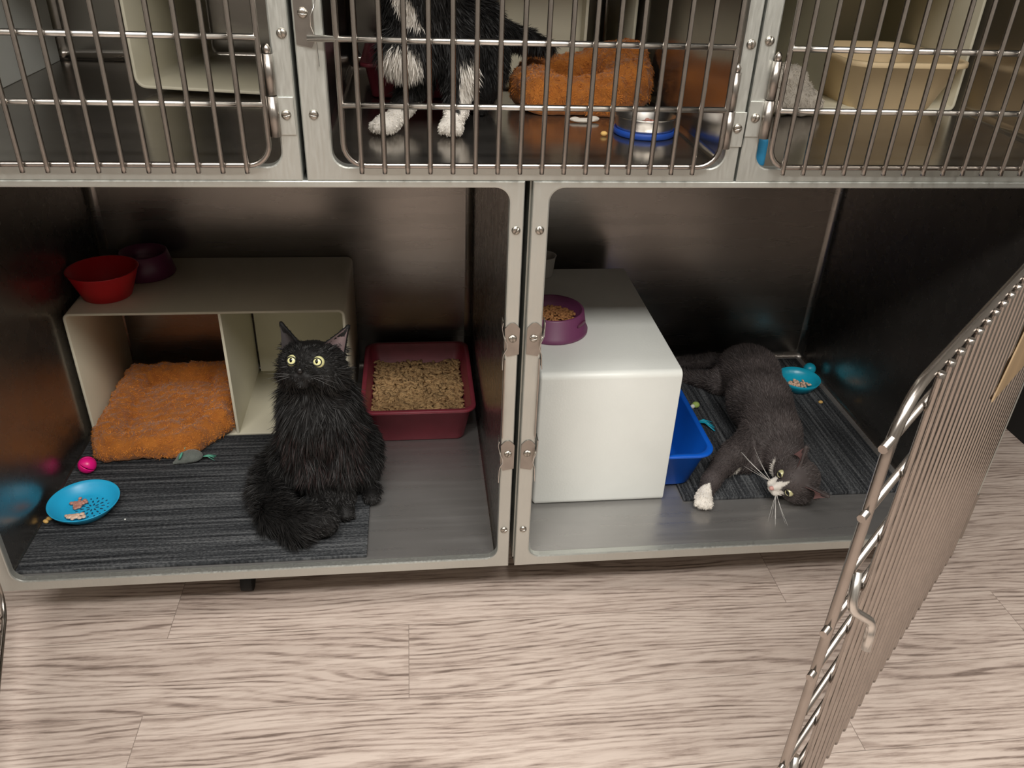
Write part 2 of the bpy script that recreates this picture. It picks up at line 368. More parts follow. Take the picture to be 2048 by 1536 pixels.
# ------------------------------------------------------------ cages
SCREW = mat('screw_steel', (.50, .47, .42), .3, 1.0, var=.2, vs=200)
def screw(parent, x, z, y=0., rot=None, r=.0062):
    rot = random.uniform(0, 3.14) if rot is None else rot; mb = MB(); g = .0007
    for s in (0, 1):
        vs = []; fs = []; n = 8; m = 4
        for i in range(m+1):
            q = i/m*math.pi/2
            for k in range(n+1):
                a = math.pi*k/n; X = r*math.cos(q)*math.cos(a); Z = r*math.cos(q)*math.sin(a)+g
                if s: X, Z = -X, -Z
                vs.append((x+X*math.cos(rot)-Z*math.sin(rot), y-r*.55*math.sin(q)-.0006, z+X*math.sin(rot)+Z*math.cos(rot)))
        for i in range(m):
            for k in range(n): a = i*(n+1)+k; fs.append((a, a+1, a+n+2, a+n+1))
        fs.append(tuple(i*(n+1) for i in range(m+1))+tuple(i*(n+1)+n for i in range(m-1, -1, -1)))
        mb.add(vs, fs, True)
    M = Matrix.Rotation(math.pi/2, 3, 'X')
    mb.lathe([(0, .0016), (r*1.04, .0016), (r*1.06, 0)], (x, y, z), 20, M=M)
    return mb.build('screw', SCREW, parent)
def face_frame(parent, X0, X1, Z0, Z1, x0, x1, z0, z1, r, inner, y0=0.):
    n = 8
    def outer(y, g=0):
        out = []
        for ci, (cx, cz, sx, sz) in enumerate(((x1-r, z1-r, 1, 1), (x0+r, z1-r, -1, 1), (x0+r, z0+r, -1, -1), (x1-r, z0+r, 1, -1))):
            Xe = X1-g if sx > 0 else X0+g; Ze = Z1-g if sz > 0 else Z0+g; L = []
            for k in range(n+1):
                t = k/n
                if t <= .5: L.append((Xe, y, cz+(Ze-cz)*t*2))
                else: L.append((Xe+(cx-Xe)*(t-.5)*2, y, Ze))
            out += L if sx*sz > 0 else L[::-1]
        return out
    # corners run 0..90, 90..180 ...: on the second and fourth the sweep starts on the horizontal edge
    def inn(g, y): return [(a, y, b) for a, b in rrect(x0-g, x1+g, z0-g, z1+g, r+g*.5, n)]
    il = [(a, .02+y0, b) for a, b in rrect(*inner, .012, n)]
    mb = MB(); loft(mb, [outer(.02+y0), outer(.0015+y0), outer(y0, .0015), inn(.0025, y0), inn(.0006, .0009+y0), inn(0, .003+y0), inn(0, .014+y0), il], smooth=False)
    return mb.build('face_frame', STEEL_FR, parent)
def shell(parent, inner, D, y0=.02, m=None):
    a, b, c, d = inner; mb = MB(); L = []
    for y, g in ((y0, 0), (D-.02, 0), (D-.006, .0035), (D, .02)):
        L.append([(p, y, q) for p, q in rrect(a+g, b-g, c+g, d-g, .014, 8)])
    loft(mb, L, cap1=True)
    o = mb.build('inner_shell', m or STEEL_IN, parent)
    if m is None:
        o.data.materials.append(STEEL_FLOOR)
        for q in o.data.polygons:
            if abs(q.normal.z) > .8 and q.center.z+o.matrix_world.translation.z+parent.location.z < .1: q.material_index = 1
    return o
def outer_case(parent, X0, X1, Z0, Z1, D):
    mb = MB(); t = .0025
    mb.box(X0, X0+t, .0205, D+.006, Z0, Z1).box(X1-t, X1, .0205, D+.006, Z0, Z1).box(X0, X1, .0205, D+.006, Z1-t, Z1).box(X0, X1, .0205, D+.006, Z0, Z0+t).box(X0, X1, D+.003, D+.006, Z0, Z1)
    return mb.build('outer_case', STEEL_FR, parent)
def door(cage, h, ang, W, z0, z1, hz, bars, sgn, ends=(), topcurl=False, r=.0036, bar_z=None, zc=.045, name='cage_door'):
    """h hinge point, ang direction of the free edge, sgn: side (in plan) where the outer face looks"""
    u = Vector((math.cos(ang), math.sin(ang), 0)); nn = Vector((-u.y, u.x, 0))*sgn; H = Vector((h[0], h[1], 0))
    def D(s, z, n=0.): return H+u*s+nn*n+Vector((0, 0, z))
    mb = MB(); s0 = .012
    c = [D(s, z) for s, z in rrect(s0, W, z0, z1, zc, 6)]
    mb.tube(c, r*(1.45 if topcurl else 1.15), 10, closed=True); d = mb.build(name, STEEL_ROD, cage)
    bz = bar_z or (z0-.009, z1+.006)
    for s in bars:
        pts = [D(s, bz[0], r*2.0)]+[D(s, z, r*2.05) for z in np.linspace(z0, z1-(.006 if topcurl else 0), 6)]
        pts += ([D(s, z1+.001, r*2.3)] if topcurl else [D(s, bz[1], r*2)])
        MB().tube(pts, r, 8).build('vertical_bar', STEEL_ROD, d)
    for z, a, b in hz:
        MB().tube([D(a, z), D((a+b)/2, z), D(b, z)], r*1.15, 8).build('cross_bar', STEEL_ROD if topcurl else STEEL_BR, d)  # except on the right door, highlights are put into the bars' paler steel
    return d, D
def latch(cage, x, zt, zb, side):
    """spring keeper on the divider: arched plate, screw, sprung lip on the opening's edge. side +1: opening lies to +x"""
    zc = (zt+zb)/2; mb = MB(); w = .024; n = 10; pts = []
    for k in range(n+1):
        t = k/n; pts.append((x-side*.011+side*w*t, zt-.010+.010*math.sin(math.pi*t)))
    poly = pts+[(x-side*.011+side*w, zb+.01), (x-side*.006+side*w*.6, zb), (x-side*.011, zb+.004)]
    m = len(poly); vs = [(a, -.0022, b) for a, b in poly]+[(a, -.0003, b) for a, b in poly]
    mb.add(vs, [tuple(range(m)), tuple(range(m, 2*m))[::-1]]+[(k, (k+1) % m, (k+1) % m+m, k+m) for k in range(m)])
    o = mb.build('latch_plate', STEEL_PL, cage)
    xe = x-side*.011+side*w; lip = MB()
    prof = [(zt+.004, -.010, .003), (zt-.008, -.004, .004), (zt-.02, -.012, .002), (zt-.03, -.015, -.003), (zt-.043, -.010, -.004), (zt-.056, -.004, .000), (zb+.002, -.004, .001), (zb-.022, -.008, .002)]
    vs = []
    for z, y, dx in prof: vs += [(xe+side*dx, y, z), (xe+side*(dx+.0012), y, z), (xe+side*(dx+.0012), .012, z), (xe+side*dx, .012, z)]
    fs = []
    for i in range(len(prof)-1):
        for k in range(4): fs.append((i*4+k, i*4+(k+1) % 4, (i+1)*4+(k+1) % 4, (i+1)*4+k))
    lip.add(vs, fs, True); lip.build('latch_lip', STEEL_BR, o)
    screw(o, x, zt-.028, -.0022); return o
def hinge(cage, x, zb, zt, side, pin=True):
    """knuckle on the opening side of the frame, side = direction of the opening"""
    mb = MB(); xk = x+side*.013
    mb.tube([(xk, -.006, zb), (xk, -.006, (zb+zt)/2)], .0075, 14); o = mb.build('hinge', STEEL_PL, cage)
    MB().box(min(x-side*.014, x+side*.008), max(x-side*.014, x+side*.008), -.0028, -.0004, zb+.001, (zb+zt)/2-.002).build('hinge_leaf', STEEL_FR, o, bevel=.0008)
    MB().tube([(xk, -.006, (zb+zt)/2+.0015), (xk, -.006, zt)], .0068, 14).build('hinge_knuckle', STEEL_PL, o)
    MB().tube([(xk, -.006, zt+.0003), (xk, -.006, zt+.006), (xk, -.006, zt+.012)], [.0045, .0055, .002], 12).build('hinge_pin', STEEL_ROD, o)
    screw(o, x-side*.003, zb+.028, -.0028); return o
DL, DU = .757, .84
LXI = ((-.908, -.026, .015, .742), (.028, .908, .015, .742))
# lower cages
cL = thing('cage', (-.465, 0, -.002), 'large open stainless steel cage at lower left holding the seated black cat', 'cage')
cR = thing('cage', (.465, 0, -.002), 'large open stainless steel cage at lower right holding the grey and white cat', 'cage')
face_frame(cL, -.925, -.006, -.002, .7485, -.897, -.028, .0195, .7385, .022, LXI[0])
face_frame(cR, .006, .925, -.002, .7485, .032, .893, .0195, .7385, .022, LXI[1])
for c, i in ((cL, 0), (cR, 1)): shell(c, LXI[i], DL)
outer_case(cL, -.925, -.004, 0, .746, DL); outer_case(cR, .004, .925, 0, .746, DL)
for x, c in ((-.017, cL), (.019, cR)):
    screw(c, x, .674); screw(c, x, .089)
for c, s, x in ((cL, -1, -.0155), (cR, 1, .0185)):
    latch(c, x, .520, .459, s); latch(c, x, .292, .228, s)
    MB().box(x+s*.0105, x+s*.0125, -.006, .004, .30, .455).build('latch_bar', STEEL_PL, c)
for x in (-.86, -.52, -.08, .12, .5, .86):
    c = cL if x < 0 else cR
    for y in ((.10 if x == -.52 else .21), .66):
        o = MB().lathe([(0, FZ+.045), (.008, FZ+.045), (.008, -.002), (.022, -.003), (.022, .0)], (x, y, 0), 16).build('leg', STEEL_PL, c)
        MB().tube([(x-.011, y, FZ+.0235), (x+.011, y, FZ+.0235)], .023, 20).build('caster', RUBBER, o)
for x in (.9135, ):
    screw(cR, x-.004, .245); screw(cR, x-.004, .10)
    MB().box(.902, .9245, -.0025, -.0004, .012, .125).build('hinge_leaf', STEEL_PL, cR, bevel=.001)
# upper cages
UZ0, UZ1 = .749, 1.36
cU = []
UX = ((-.945, -.3225, -.918, -.3485), (-.3165, .3085, -.2790, .2880), (.3125, .9365, .3370, .909))
UL = ('closed stainless steel cage at upper left with cream box inside', 'closed stainless steel cage at upper middle holding the black and white cat', 'closed stainless steel cage at upper right with tan litter tub inside')
for (a, b, c, d), lb in zip(UX, UL):
    t = thing('cage', ((a+b)/2, 0, UZ0), lb, 'cage'); cU.append(t); inn = (a+.012, b-.012, UZ0+.014, UZ1-.02)
    face_frame(t, a, b, UZ0, UZ1, c, d, .769, UZ1-.03, .022, inn); shell(t, inn, DU, m=STEEL_UP); outer_case(t, a+.001, b-.001, UZ0+.001, UZ1, DU)
UFZ = UZ0+.014
# bottom ledge strip of the upper row
for k, (a, b, c, d) in enumerate(UX): pass
hzU = (.855, .938, 1.02, 1.10, 1.19, 1.27)
# left door: hinges on its right side
def up_door(cage, x0, x1, hz_ext, bars, z1=1.335):
    W = x1-x0; d, D = door(cage, (x0-.012, -.0115), 0, W+.012, .774, z1, [(z, .012-e0, W+.012+e1) for z, e0, e1 in hz_ext], [b-(x0-.012) for b in bars], -1, zc=.03)
    return d
up_door(cU[0], -.905, -.362, [(z, 0, 0) for z in hzU], [-.3935-.0323*k for k in range(16)])
up_door(cU[1], -.262, .275, [(.855, 0, 0)]+[(z, .037 if abs(z-.938) < .01 or abs(z-1.10) < .01 else 0, 0) for z in hzU[1:]], [-.2385+.0316*k for k in range(16)])
up_door(cU[2], .352, .895, [(.855, 0, 0)]+[(z, .0, 0) for z in hzU[1:]], [.3735+.0316*k for k in range(17)])
hinge(cU[0], -.339, .812, .918, -1); hinge(cU[1], .302-.006, .800, .905, -1); hinge(cU[2], .326, .815, .921, 1)
hinge(cU[0], -.339, 1.17, 1.276, -1); hinge(cU[1], .296, 1.17, 1.276, -1); hinge(cU[2], .326, 1.17, 1.276, 1)
screw(cU[0], -.332, .942); screw(cU[1], -.300, .840); screw(cU[1], .299, .941); screw(cU[2], .3245, .946)
latch(cU[1], -.303, .995, .925, 1); latch(cU[1], -.303, 1.16, 1.10, 1)
# left cage's door, swung wide open past the frame's edge
dl, _ = door(cL, (-.912, -.012), math.radians(-72), .85, -.012, .735, [(z, .012, .85) for z in (.06, .142, .23, .31, .393, .461, .53, .615, .697)], [.045+.0315*k for k in range(25)], -1)
# right cage's door, open about 43 degrees towards the room
hz = [(.697, .012, .905), (.615, .012, .900), (.53, .012, .87), (.461, .012, .900), (.393, .012, .898), (.31, .012, .87), (.230, .012, .895), (.142, .012, .87), (.06, .012, .90)]
dr, DD = door(cR, (.905, -.005), math.radians(180+42.4), .884, .010, .738, hz, [.045+.0317*k for k in range(25)], 1, topcurl=True, r=.0038, bar_z=(.001, .75), zc=.06)
for z in (.450, .150):
    MB().tube(rod_path([DD(.86, z+.075, .004), DD(.872, z+.035, .012), DD(.835, z, .03), DD(.846, z-.03, .034)], .012), .0052, 10).build('latch_hook', STEEL_BR, dr)
cc = [DD(.402, .528, .0125), DD(.10, .488, .0125), DD(.06, .725, .0125), DD(.27, .725, .0125)]
dn = (DD(0, 0, .0145)-DD(0, 0, .0125)); cv = cc+[p+dn for p in cc]
MB().add(cv, [(0, 1, 2, 3), (7, 6, 5, 4), (0, 4, 5, 1), (1, 5, 6, 2), (2, 6, 7, 3), (3, 7, 4, 0)]).build('door_card', CARD, dr)['label'] = 'tan cardboard card'
# ------------------------------------------------------------ plain things
FL = .0155                                  # lower cage floor
def hide(name, label, x0, x1, y0, y1, z0, z1, m, divs=(), backs=(), th=.006, r=.014, yaw=0, cat='hide box', panel=.012):
    """open-fronted box: a bent plastic sleeve, upright dividers and back panels"""
    c = Vector(((x0+x1)/2, (y0+y1)/2, z0)); t = thing(name, c, label, cat)
    M = Matrix.Translation(c) @ Matrix.Rotation(yaw, 4, 'Z') @ Matrix.Translation(-c); mb = MB()
    def ring(g, y): return [M @ Vector((a, y, b)) for a, b in rrect(x0+g, x1-g, z0+g, z1-g, max(r-g, .003), 6)]
    L = [ring(.0008, y0), ring(0, y0+.001), ring(0, y1), ring(th, y1), ring(th, y0+.001), ring(th-.0008, y0), ring(.0008, y0)]
    loft(mb, L); mb.build('shell', m, t)
    for d in divs: MB().box(d-th/2, d+th/2, y0+.0005, y1-.002, z0+th*.6, z1-th*.6, M).build('divider', m, t, bevel=.001)
    for a, b in backs: MB().box(a, b, y1-panel, y1-panel+.005, z0+th*.7, z1-th*.7, M).build('back_panel', m, t)
    return t
def tub(name, label, x0, x1, y0, y1, z0, z1, m, taper=.03, r=.035, rim=.008, cat='litter tray', yaw=0, lip=.007):
    c = Vector(((x0+x1)/2, (y0+y1)/2, z0)); t = thing(name, c, label, cat); mb = MB()
    M = Matrix.Translation(c) @ Matrix.Rotation(yaw, 4, 'Z') @ Matrix.Translation(-c)
    def ring(g, z, rr=r): return [M @ Vector((a, b, z)) for a, b in rrect(x0+g, x1-g, y0+g, y1-g, max(rr-g*.4, .006), 8)]
    th = .0028
    def G(z): return rim+taper*(1-(z-z0)/(z1-z0))
    L = [ring(G(z0)+.012, z0+.0006), ring(G(z0)+.003, z0+.0015), ring(G(z0), z0+.005), ring(G(z1-lip), z1-lip), ring(.001, z1-lip), ring(0, z1-lip+.001), ring(0, z1-.0015), ring(.0015, z1), ring(rim+th*.6, z1), ring(rim+th, z1-.002), ring(G(z0+.008)+th, z0+.008), ring(G(z0)+.014, z0+.0035)]
    loft(mb, L, cap0=True, cap1=True); mb.build('tub', m, t)
    return t, mb
def bowl(name, label, c, prof, m, cat='bowl', n=56, M=None, group=None):
    t = thing(name, c, label, cat, group); MB().lathe(prof, c, n, M=M).build('bowl_body', m, t); return t
def pieces(name, spots, m, parent=None, r=.004, flat=1., longer=1., n=6, mm=4, lab=None, cat=None, kind=None):
    """many small morsels as one mesh"""
    mb = MB()
    for p in spots:
        R = Matrix.Rotation(random.uniform(0, 6.3), 3, 'Z') @ Matrix.Rotation(random.uniform(-.5, .5), 3, 'X'); q = r*random.uniform(.75, 1.25)
        mb.ell(p, (q*longer, q, q*flat), n, mm, R)
    o = mb.build(name, m, parent, fix=False)
    return tag(o, lab, cat, None, kind)

# carpet pieces
def mat_piece(label, x0, x1, y0, y1, rot, nm):
    mb = MB(); th = .0065; mb.box(x0, x1, y0, y1, FL, FL+th); o = mb.build('carpet_mat', carpetmat(nm, rot), base=((x0+x1)/2, (y0+y1)/2, FL), bevel=.0015); tag(o, label, 'mat'); return o
mat_piece('charcoal striped carpet tile under the seated black cat and sky blue plate', -.904, -.274, .024, .445, 0, 'carpet_stripes_across')
mat_piece('charcoal striped carpet tile under the lying grey cat', .383, .884, .148, .742, math.radians(90), 'carpet_stripes_along')
MZ = FL+.0065

# lower left cage
hide('hide_box', 'long cream two-compartment hide box with red bowl on top', -.897, -.322, .452, .752, FL, .331, CREAM, divs=(-.583,), backs=((-.574, -.33),))
tl, _ = tub('litter_tray', 'maroon litter tray filled with wood pellets, behind black cat', -.300, -.040, .380, .715, FL, .112, MAROON, taper=.018, r=.03)
sp = [(x, y, .058+.012*RNG.random()+.006*math.sin(x*60)*math.cos(y*45)) for x, y in zip(RNG.uniform(-.274, -.066, 2600), RNG.uniform(.414, .686, 2600))]
mb = MB()
for p in sp:
    R = Matrix.Rotation(random.uniform(0, 6.3), 3, 'Z') @ Matrix.Rotation(random.uniform(-.45, .45), 3, 'Y'); L = random.uniform(.006, .0105)
    a = Vector(p)-R @ Vector((L, 0, 0)); b = Vector(p)+R @ Vector((L, 0, 0)); mb.tube([a, b], .0029, 6)
mb.box(-.266, -.075, .418, .676, .024, .056); tag(mb.build('litter_pellets', PELLET, fix=False, base=(-.17, .55, .02)), 'tan wood pellet litter filling the maroon tray', 'litter', None, 'stuff')
def cup_prof(rb, rt, h, th=.0025, fl=.004):
    return [(0, 0), (rb*.96, 0), (rb, .002), (rt-.001, h-.002), (rt+.001, h), (rt-th, h), (rb-th, fl+.003), (rb-th-.006, fl), (0, fl)]
bowl('bowl', 'bright red flared plastic bowl on the cream hide box', (-.832, .545, .3312), cup_prof(.050, .072, .062), RED)
bowl('bowl', 'dark purple bowl behind the red one on the cream hide box', (-.782, .665, .3312), [(0, 0), (.062, 0), (.064, .003), (.052, .052), (.049, .053), (.043, .03), (.04, .018), (0, .016)], DPURPLE)
# sky blue plate with leftovers
PC = Vector((-.832, .192, MZ+.0005)); tp = bowl('plate', 'sky blue oval plate with pink meat scraps and embossed flower', PC, [(0, 0), (.042, 0), (.046, .002), (.062, .019), (.066, .0255), (.0665, .027), (.065, .0272), (.060, .020), (.046, .0065), (.040, .005), (0, .005)], SKYB, cat='plate')
mb = MB()
for ring, (R0, n, ln, wd) in enumerate(((.009, 8, .005, .0022), (.019, 12, .005, .0024), (.029, 16, .0036, .0020))):
    for k in range(n):
        a = 2*math.pi*(k+.5*ring)/n; M = Matrix.Rotation(a, 3, 'Z'); mb.ell(PC+Vector((.012+R0*math.cos(a), .002+R0*math.sin(a), .0054)), (ln*.75, wd*.72, .0010), 8, 4, M)
mb.build('embossed_flower', SKYD, tp)
for lb, m, spots, r in (('pink ragged meat scrap in sky blue plate, farther one', MEAT, [(-.848+random.gauss(0, .006), .200+random.gauss(0, .008), MZ+.010) for _ in range(26)], .0045), ('pale peach meat scrap in sky blue plate, nearer the front', MEATP, [(-.846+random.gauss(0, .009), .160+random.gauss(0, .003), MZ+.013) for _ in range(26)], .0046)):
    mb = MB()
    for p in spots: mb.ell(p, (r*random.uniform(.7, 1.4), r, r*.6), 7, 5, Matrix.Rotation(random.uniform(0, 6), 3, 'Z'))
    tag(mb.build('meat_scrap', m, base=spots[0]), lb, 'cat food', 'meat scraps in the sky blue plate')
for k, (x, y) in enumerate(((-.893, .168), (-.888, .176), (-.897, .160))):
    mb = MB().ell((x, y, MZ+.003 if k < 2 else MZ+.003), (.0065, .0045, .004), 8, 5, Matrix.Rotation(k*1.3, 3, 'Z')); tag(mb.build('food_crumb', CRUMB, base=(x, y, MZ)), 'golden food crumb left of the sky blue plate', 'crumb', 'crumbs beside the sky blue plate')
tag(MB().ell((-.749, .158, MZ+.0015), (.002, .0015, .0015)).build('lint_speck', WHITE, base=(-.749, .158, MZ)), 'tiny white speck on the carpet right of the sky blue plate', 'speck')
# pink slotted ball with bell
BC = Vector((-.868, .322, MZ+.0185)); tb = thing('ball_toy', BC-Vector((0, 0, .0185)), 'hot pink slotted plastic ball beside the orange bed', 'toy'); mb = MB(); Rb = Matrix.Rotation(.35, 3, 'Z') @ Matrix.Rotation(-.9, 3, 'Y')
n, m = 56, 24; vs = []; fs = []
for i in range(m+1):
    th = math.pi*i/m
    for k in range(n): ph = 2*math.pi*k/n; vs.append(BC+Rb @ Vector((math.sin(th)*math.cos(ph), math.sin(th)*math.sin(ph), math.cos(th)))*.0182)
for i in range(m):
    for k in range(n):
        if k % 14 == 0 and 4 <= i < 20: continue
        fs.append((i*n+k, i*n+(k+1) % n, (i+1)*n+(k+1) % n, (i+1)*n+k))
mb.add(vs, fs, True); o = mb.build('ball_shell', PINK, tb); sm = o.modifiers.new('thickness', 'SOLIDIFY'); sm.thickness = .0015
MB().ell(BC-Vector((0, 0, .006)), (.007, .007, .007)).build('bell', STEEL_BR, tb)
# grey felt mouse
def sdf_obj(name, prims, lo, hi, h, m, parent=None, base=None, disp=None):
    fn = sdf(prims)
    if disp: f0 = fn; fn = lambda P: f0(P)-disp(P)
    V, Q = surfnet(fn, lo, hi, h); return np_mesh(name, V, Q, m, parent, base), V, Q
tm = thing('mouse_toy', (-.662, .348, MZ), 'grey felt toy mouse with mint ears in front of orange bed', 'toy')
sdf_obj('mouse_body', [('e', (-.664, .348, MZ+.014), (.026, .017, .0135), None, .004), ('c', (-.680, .342, MZ+.011), (-.697, .335, MZ+.006), .011, .003, .008)], (-.71, .32, MZ-.002), (-.63, .375, MZ+.035), .002, MOUSE, tm)
MB().ell((-.680, .335, MZ+.024), (.003, .008, .010), 12, 8, Matrix.Rotation(.5, 3, 'Y')).build('ear', GREEN, tm)
MB().ell((-.676, .358, MZ+.025), (.003, .007, .009), 12, 8, Matrix.Rotation(.2, 3, 'Y')).build('ear', GREEN, tm)
mb = MB()
for k in range(9):
    a = random.uniform(-.7, .9); mb.tube([(-.640, .350, MZ+.010), (-.628, .350+.006*a, MZ+.012), (-.616+random.uniform(-.004, .004), .350+.018*a, MZ+.006)], [.0012, .0010, .0004], 5)
mb.build('tail_fringe', GREEN, tm)

# lower right cage: white box open on its right side, the blue tray pushed into it
c = Vector((.2, .41, FL)); tw = thing('hide_box', c, 'white plastic hide box with purple kibble bowl on top', 'hide box')
mb = MB()
def ringx(g, x): return [(x, a, b) for a, b in rrect(.155+g, .672-g, FL+g, .331-g, max(.013-g, .004), 6)]
loft(mb, [ringx(.0008, .339), ringx(0, .338), ringx(0, .066), ringx(.004, .062), ringx(.012, .060)], cap1=True)
loft(mb, [ringx(.006, .0665), ringx(.006, .338), ringx(.0008, .339)], cap0=True); mb.build('shell', WHITE, tw)
tub('litter_tray', 'royal blue litter tray half pushed into the white hide box', .150, .447, .163, .465, MZ, .122, BLUE, taper=.024, r=.04, rim=.009, lip=.006)
# purple double-wall kibble bowl
KC = Vector((.110, .345, .3312)); tk = thing('bowl', KC, 'purple plastic bowl full of brown kibble on white box', 'bowl')
pr = [(0, 0), (.074, 0), (.0755, .002), (.0755, .007), (.072, .010), (.0655, .047), (.063, .0495), (.060, .048), (.052, .018), (0, .016)]
MB().lathe(pr, KC, 64).build('bowl_body', PURPLE, tk)
a0 = math.radians(-8)
for a0 in (math.radians(-38), math.radians(142)):
    Mh = Matrix.Rotation(a0, 3, 'Z') @ Matrix.Rotation(.18, 3, 'Y'); MB().ell(KC+Matrix.Rotation(a0, 3, 'Z') @ Vector((.0688, 0, .031)), (.0022, .017, .0065), 20, 8, Mh).build('hand_hole_shade', DPURPLE, tk)  # dark lens on the bowl: shade inside the grip hole, put into colour
sp = []
while len(sp) < 420:
    x, y = random.uniform(-.052, .052), random.uniform(-.052, .052)
    if x*x+y*y < .050**2: sp.append(KC+Vector((x, y, .024+random.uniform(0, .006)+.008*(1-(x*x+y*y)/.0025))))
mb = MB()
for p in sp: mb.ell(p, (.0042, .0038, .0022), 6, 4, Matrix.Rotation(random.uniform(0, 6), 3, 'Z') @ Matrix.Rotation(random.uniform(-.7, .7), 3, 'X'))
mb.lathe([(0, .028), (.046, .024), (.050, .017)], KC, 24); tag(mb.build('kibble', KIB, fix=False, base=KC+Vector((0, 0, .017))), 'brown dry kibble heaped in the purple bowl', 'cat food', None, 'stuff')
bowl('cup', 'small grey-white cup behind the purple bowl on white box', (.132, .628, .3312), cup_prof(.024, .030, .05), mat('cup_plastic', (.5, .49, .46), .4), cat='cup')
# teal dish and ball
TC = Vector((.818, .585, MZ+.0005)); tt = bowl('dish', 'teal dish with wet food beside grey cat\'s back', TC, [(0, 0), (.034, 0), (.038, .002), (.052, .022), (.0555, .031), (.054, .0315), (.049, .021), (.034, .0062), (0, .005)], TEAL, cat='dish')
mb = MB()
for _ in range(70): mb.ell(TC+Vector((random.gauss(-.006, .013), random.gauss(-.008, .010), .009+random.uniform(0, .008))), (.005, .003, .0028), 6, 4, Matrix.Rotation(random.uniform(0, 6), 3, 'Z'))
tag(mb.build('wet_food', MEATP, fix=False, base=TC+Vector((0, 0, .005))), 'pale chunks of wet food in the teal dish', 'cat food', None, 'stuff')
tag(MB().ell((.880, .652, MZ+.0165), (.0165, .0165, .0165), 32, 20).build('ball_toy', TEAL, base=(.880, .652, MZ)), 'glossy teal ball behind the teal dish', 'toy')
tag(MB().ell((.848, .505, MZ+.004), (.006, .005, .004)).build('food_crumb', CRUMB, base=(.848, .505, MZ)), 'orange-brown kibble crumb in front of the teal dish', 'crumb')
to = thing('felt_toy', (.516, .500, MZ), 'small lime green and white felt toy behind blue tray', 'toy')
MB().ell((.518, .503, MZ+.008), (.010, .009, .008), 14, 10).build('toy_body', LIME, to); MB().ell((.508, .497, MZ+.007), (.006, .005, .006)).build('toy_tuft', WHITE, to)
mb = MB()
for k in range(12):
    a = random.uniform(-1, .6); mb.tube([(.497, .430, MZ+.004), (.515, .428+.010*a, MZ+.010), (.535+random.uniform(-.006, .004), .418+.028*a, MZ+.004)], [.0016, .0016, .0005], 5)
tag(mb.build('feather_toy', TEAL, base=(.497, .43, MZ)), 'teal fringed toy lying right of the blue tray', 'toy')

# ------------------------------------------------------------ upper cages' contents
UF = UFZ+.0005
hide('hide_box', 'cream hide box with open front in upper left cage', -.642, -.372, .452, .80, UF+.012, UF+.36, CREAM, backs=(), yaw=math.radians(-11), r=.02)
tag(MB().box(-.929, -.921, .22, .815, UF, UF+.40).build('plastic_panel', WHITE, base=(-.925, .5, UF), bevel=.002), 'white plastic panel against the upper left cage wall', 'panel')
tub('litter_tray', 'deep maroon litter tray behind the black and white cat', -.262, -.010, .455, .76, UF, UF+.066, MAROON, taper=.012, r=.02)
hide('hide_box', 'cream hide box behind the orange bed in upper middle cage', .006, .284, .575, .815, UF, UF+.30, CREAM, divs=(.182,), backs=((.012, .179),), panel=.20)
hide('hide_box', 'wide cream hide box around the tan tub in upper right cage', .348, .916, .425, .80, UF, UF+.32, CREAM, divs=(.628,), backs=((.72, .91),))
t, _ = tub('storage_tub', 'tan plastic tub with flared rim in upper right cage', .654, .908, .375, .66, UF, UF+.098, TAN, taper=.034, r=.05, rim=.006, cat='tub', lip=.010)
# steel bowl with blue rubber base
SB = Vector((.226, .226, UF)); ts = thing('bowl', SB, 'shiny steel bowl with blue rubber base and pink food', 'bowl')
MB().lathe([(0, 0), (.050, 0), (.0525, .002), (.052, .010), (.050, .0105), (.0485, .006), (0, .006)], SB, 56).build('rubber_base', NAVY, ts)
MB().lathe([(0, .0065), (.047, .0065), (.0485, .012), (.052, .030), (.054, .0315), (.053, .033), (.050, .030), (.040, .012), (.036, .0095), (0, .009)], SB, 56).build('bowl_body', STEEL_BR, ts)
mb = MB()
for _ in range(60): mb.ell(SB+Vector((random.gauss(.010, .010), random.gauss(.004, .009), .012+random.uniform(0, .008))), (.005, .0035, .003), 6, 4, Matrix.Rotation(random.uniform(0, 6), 3, 'Z'))
tag(mb.build('wet_food', MEAT, fix=False, base=SB+Vector((0, 0, .010))), 'pink wet food in the steel bowl', 'cat food', None, 'stuff')
tag(MB().ell((.152, .207, UF+.004), (.006, .0045, .004)).build('food_crumb', CRUMB, base=(.152, .207, UF)), 'kibble crumb left of the steel bowl', 'crumb')
mb = MB()
for p, r in (((.135, .300, UF+.004), (.022, .007, .004)), ((.152, .303, UF+.006), (.012, .006, .005)), ((.120, .304, UF+.005), (.010, .006, .004))): mb.ell(p, r, 12, 7)
tag(mb.build('tissue_scrap', mat('tissue', (.75, .70, .62), .9, bump=.4, bs=200), base=(.135, .30, UF)), 'white tissue scrap at the front of upper orange bed', 'tissue')
tag(MB().box(.3395, .362, .020, .085, UF, UF+.045).build('cloth_scrap', mat('blue_cloth', (.02, .22, .42), .7), base=(.35, .05, UF), bevel=.006, seg=3), 'blue folded cloth in the front corner of upper right cage', 'cloth')
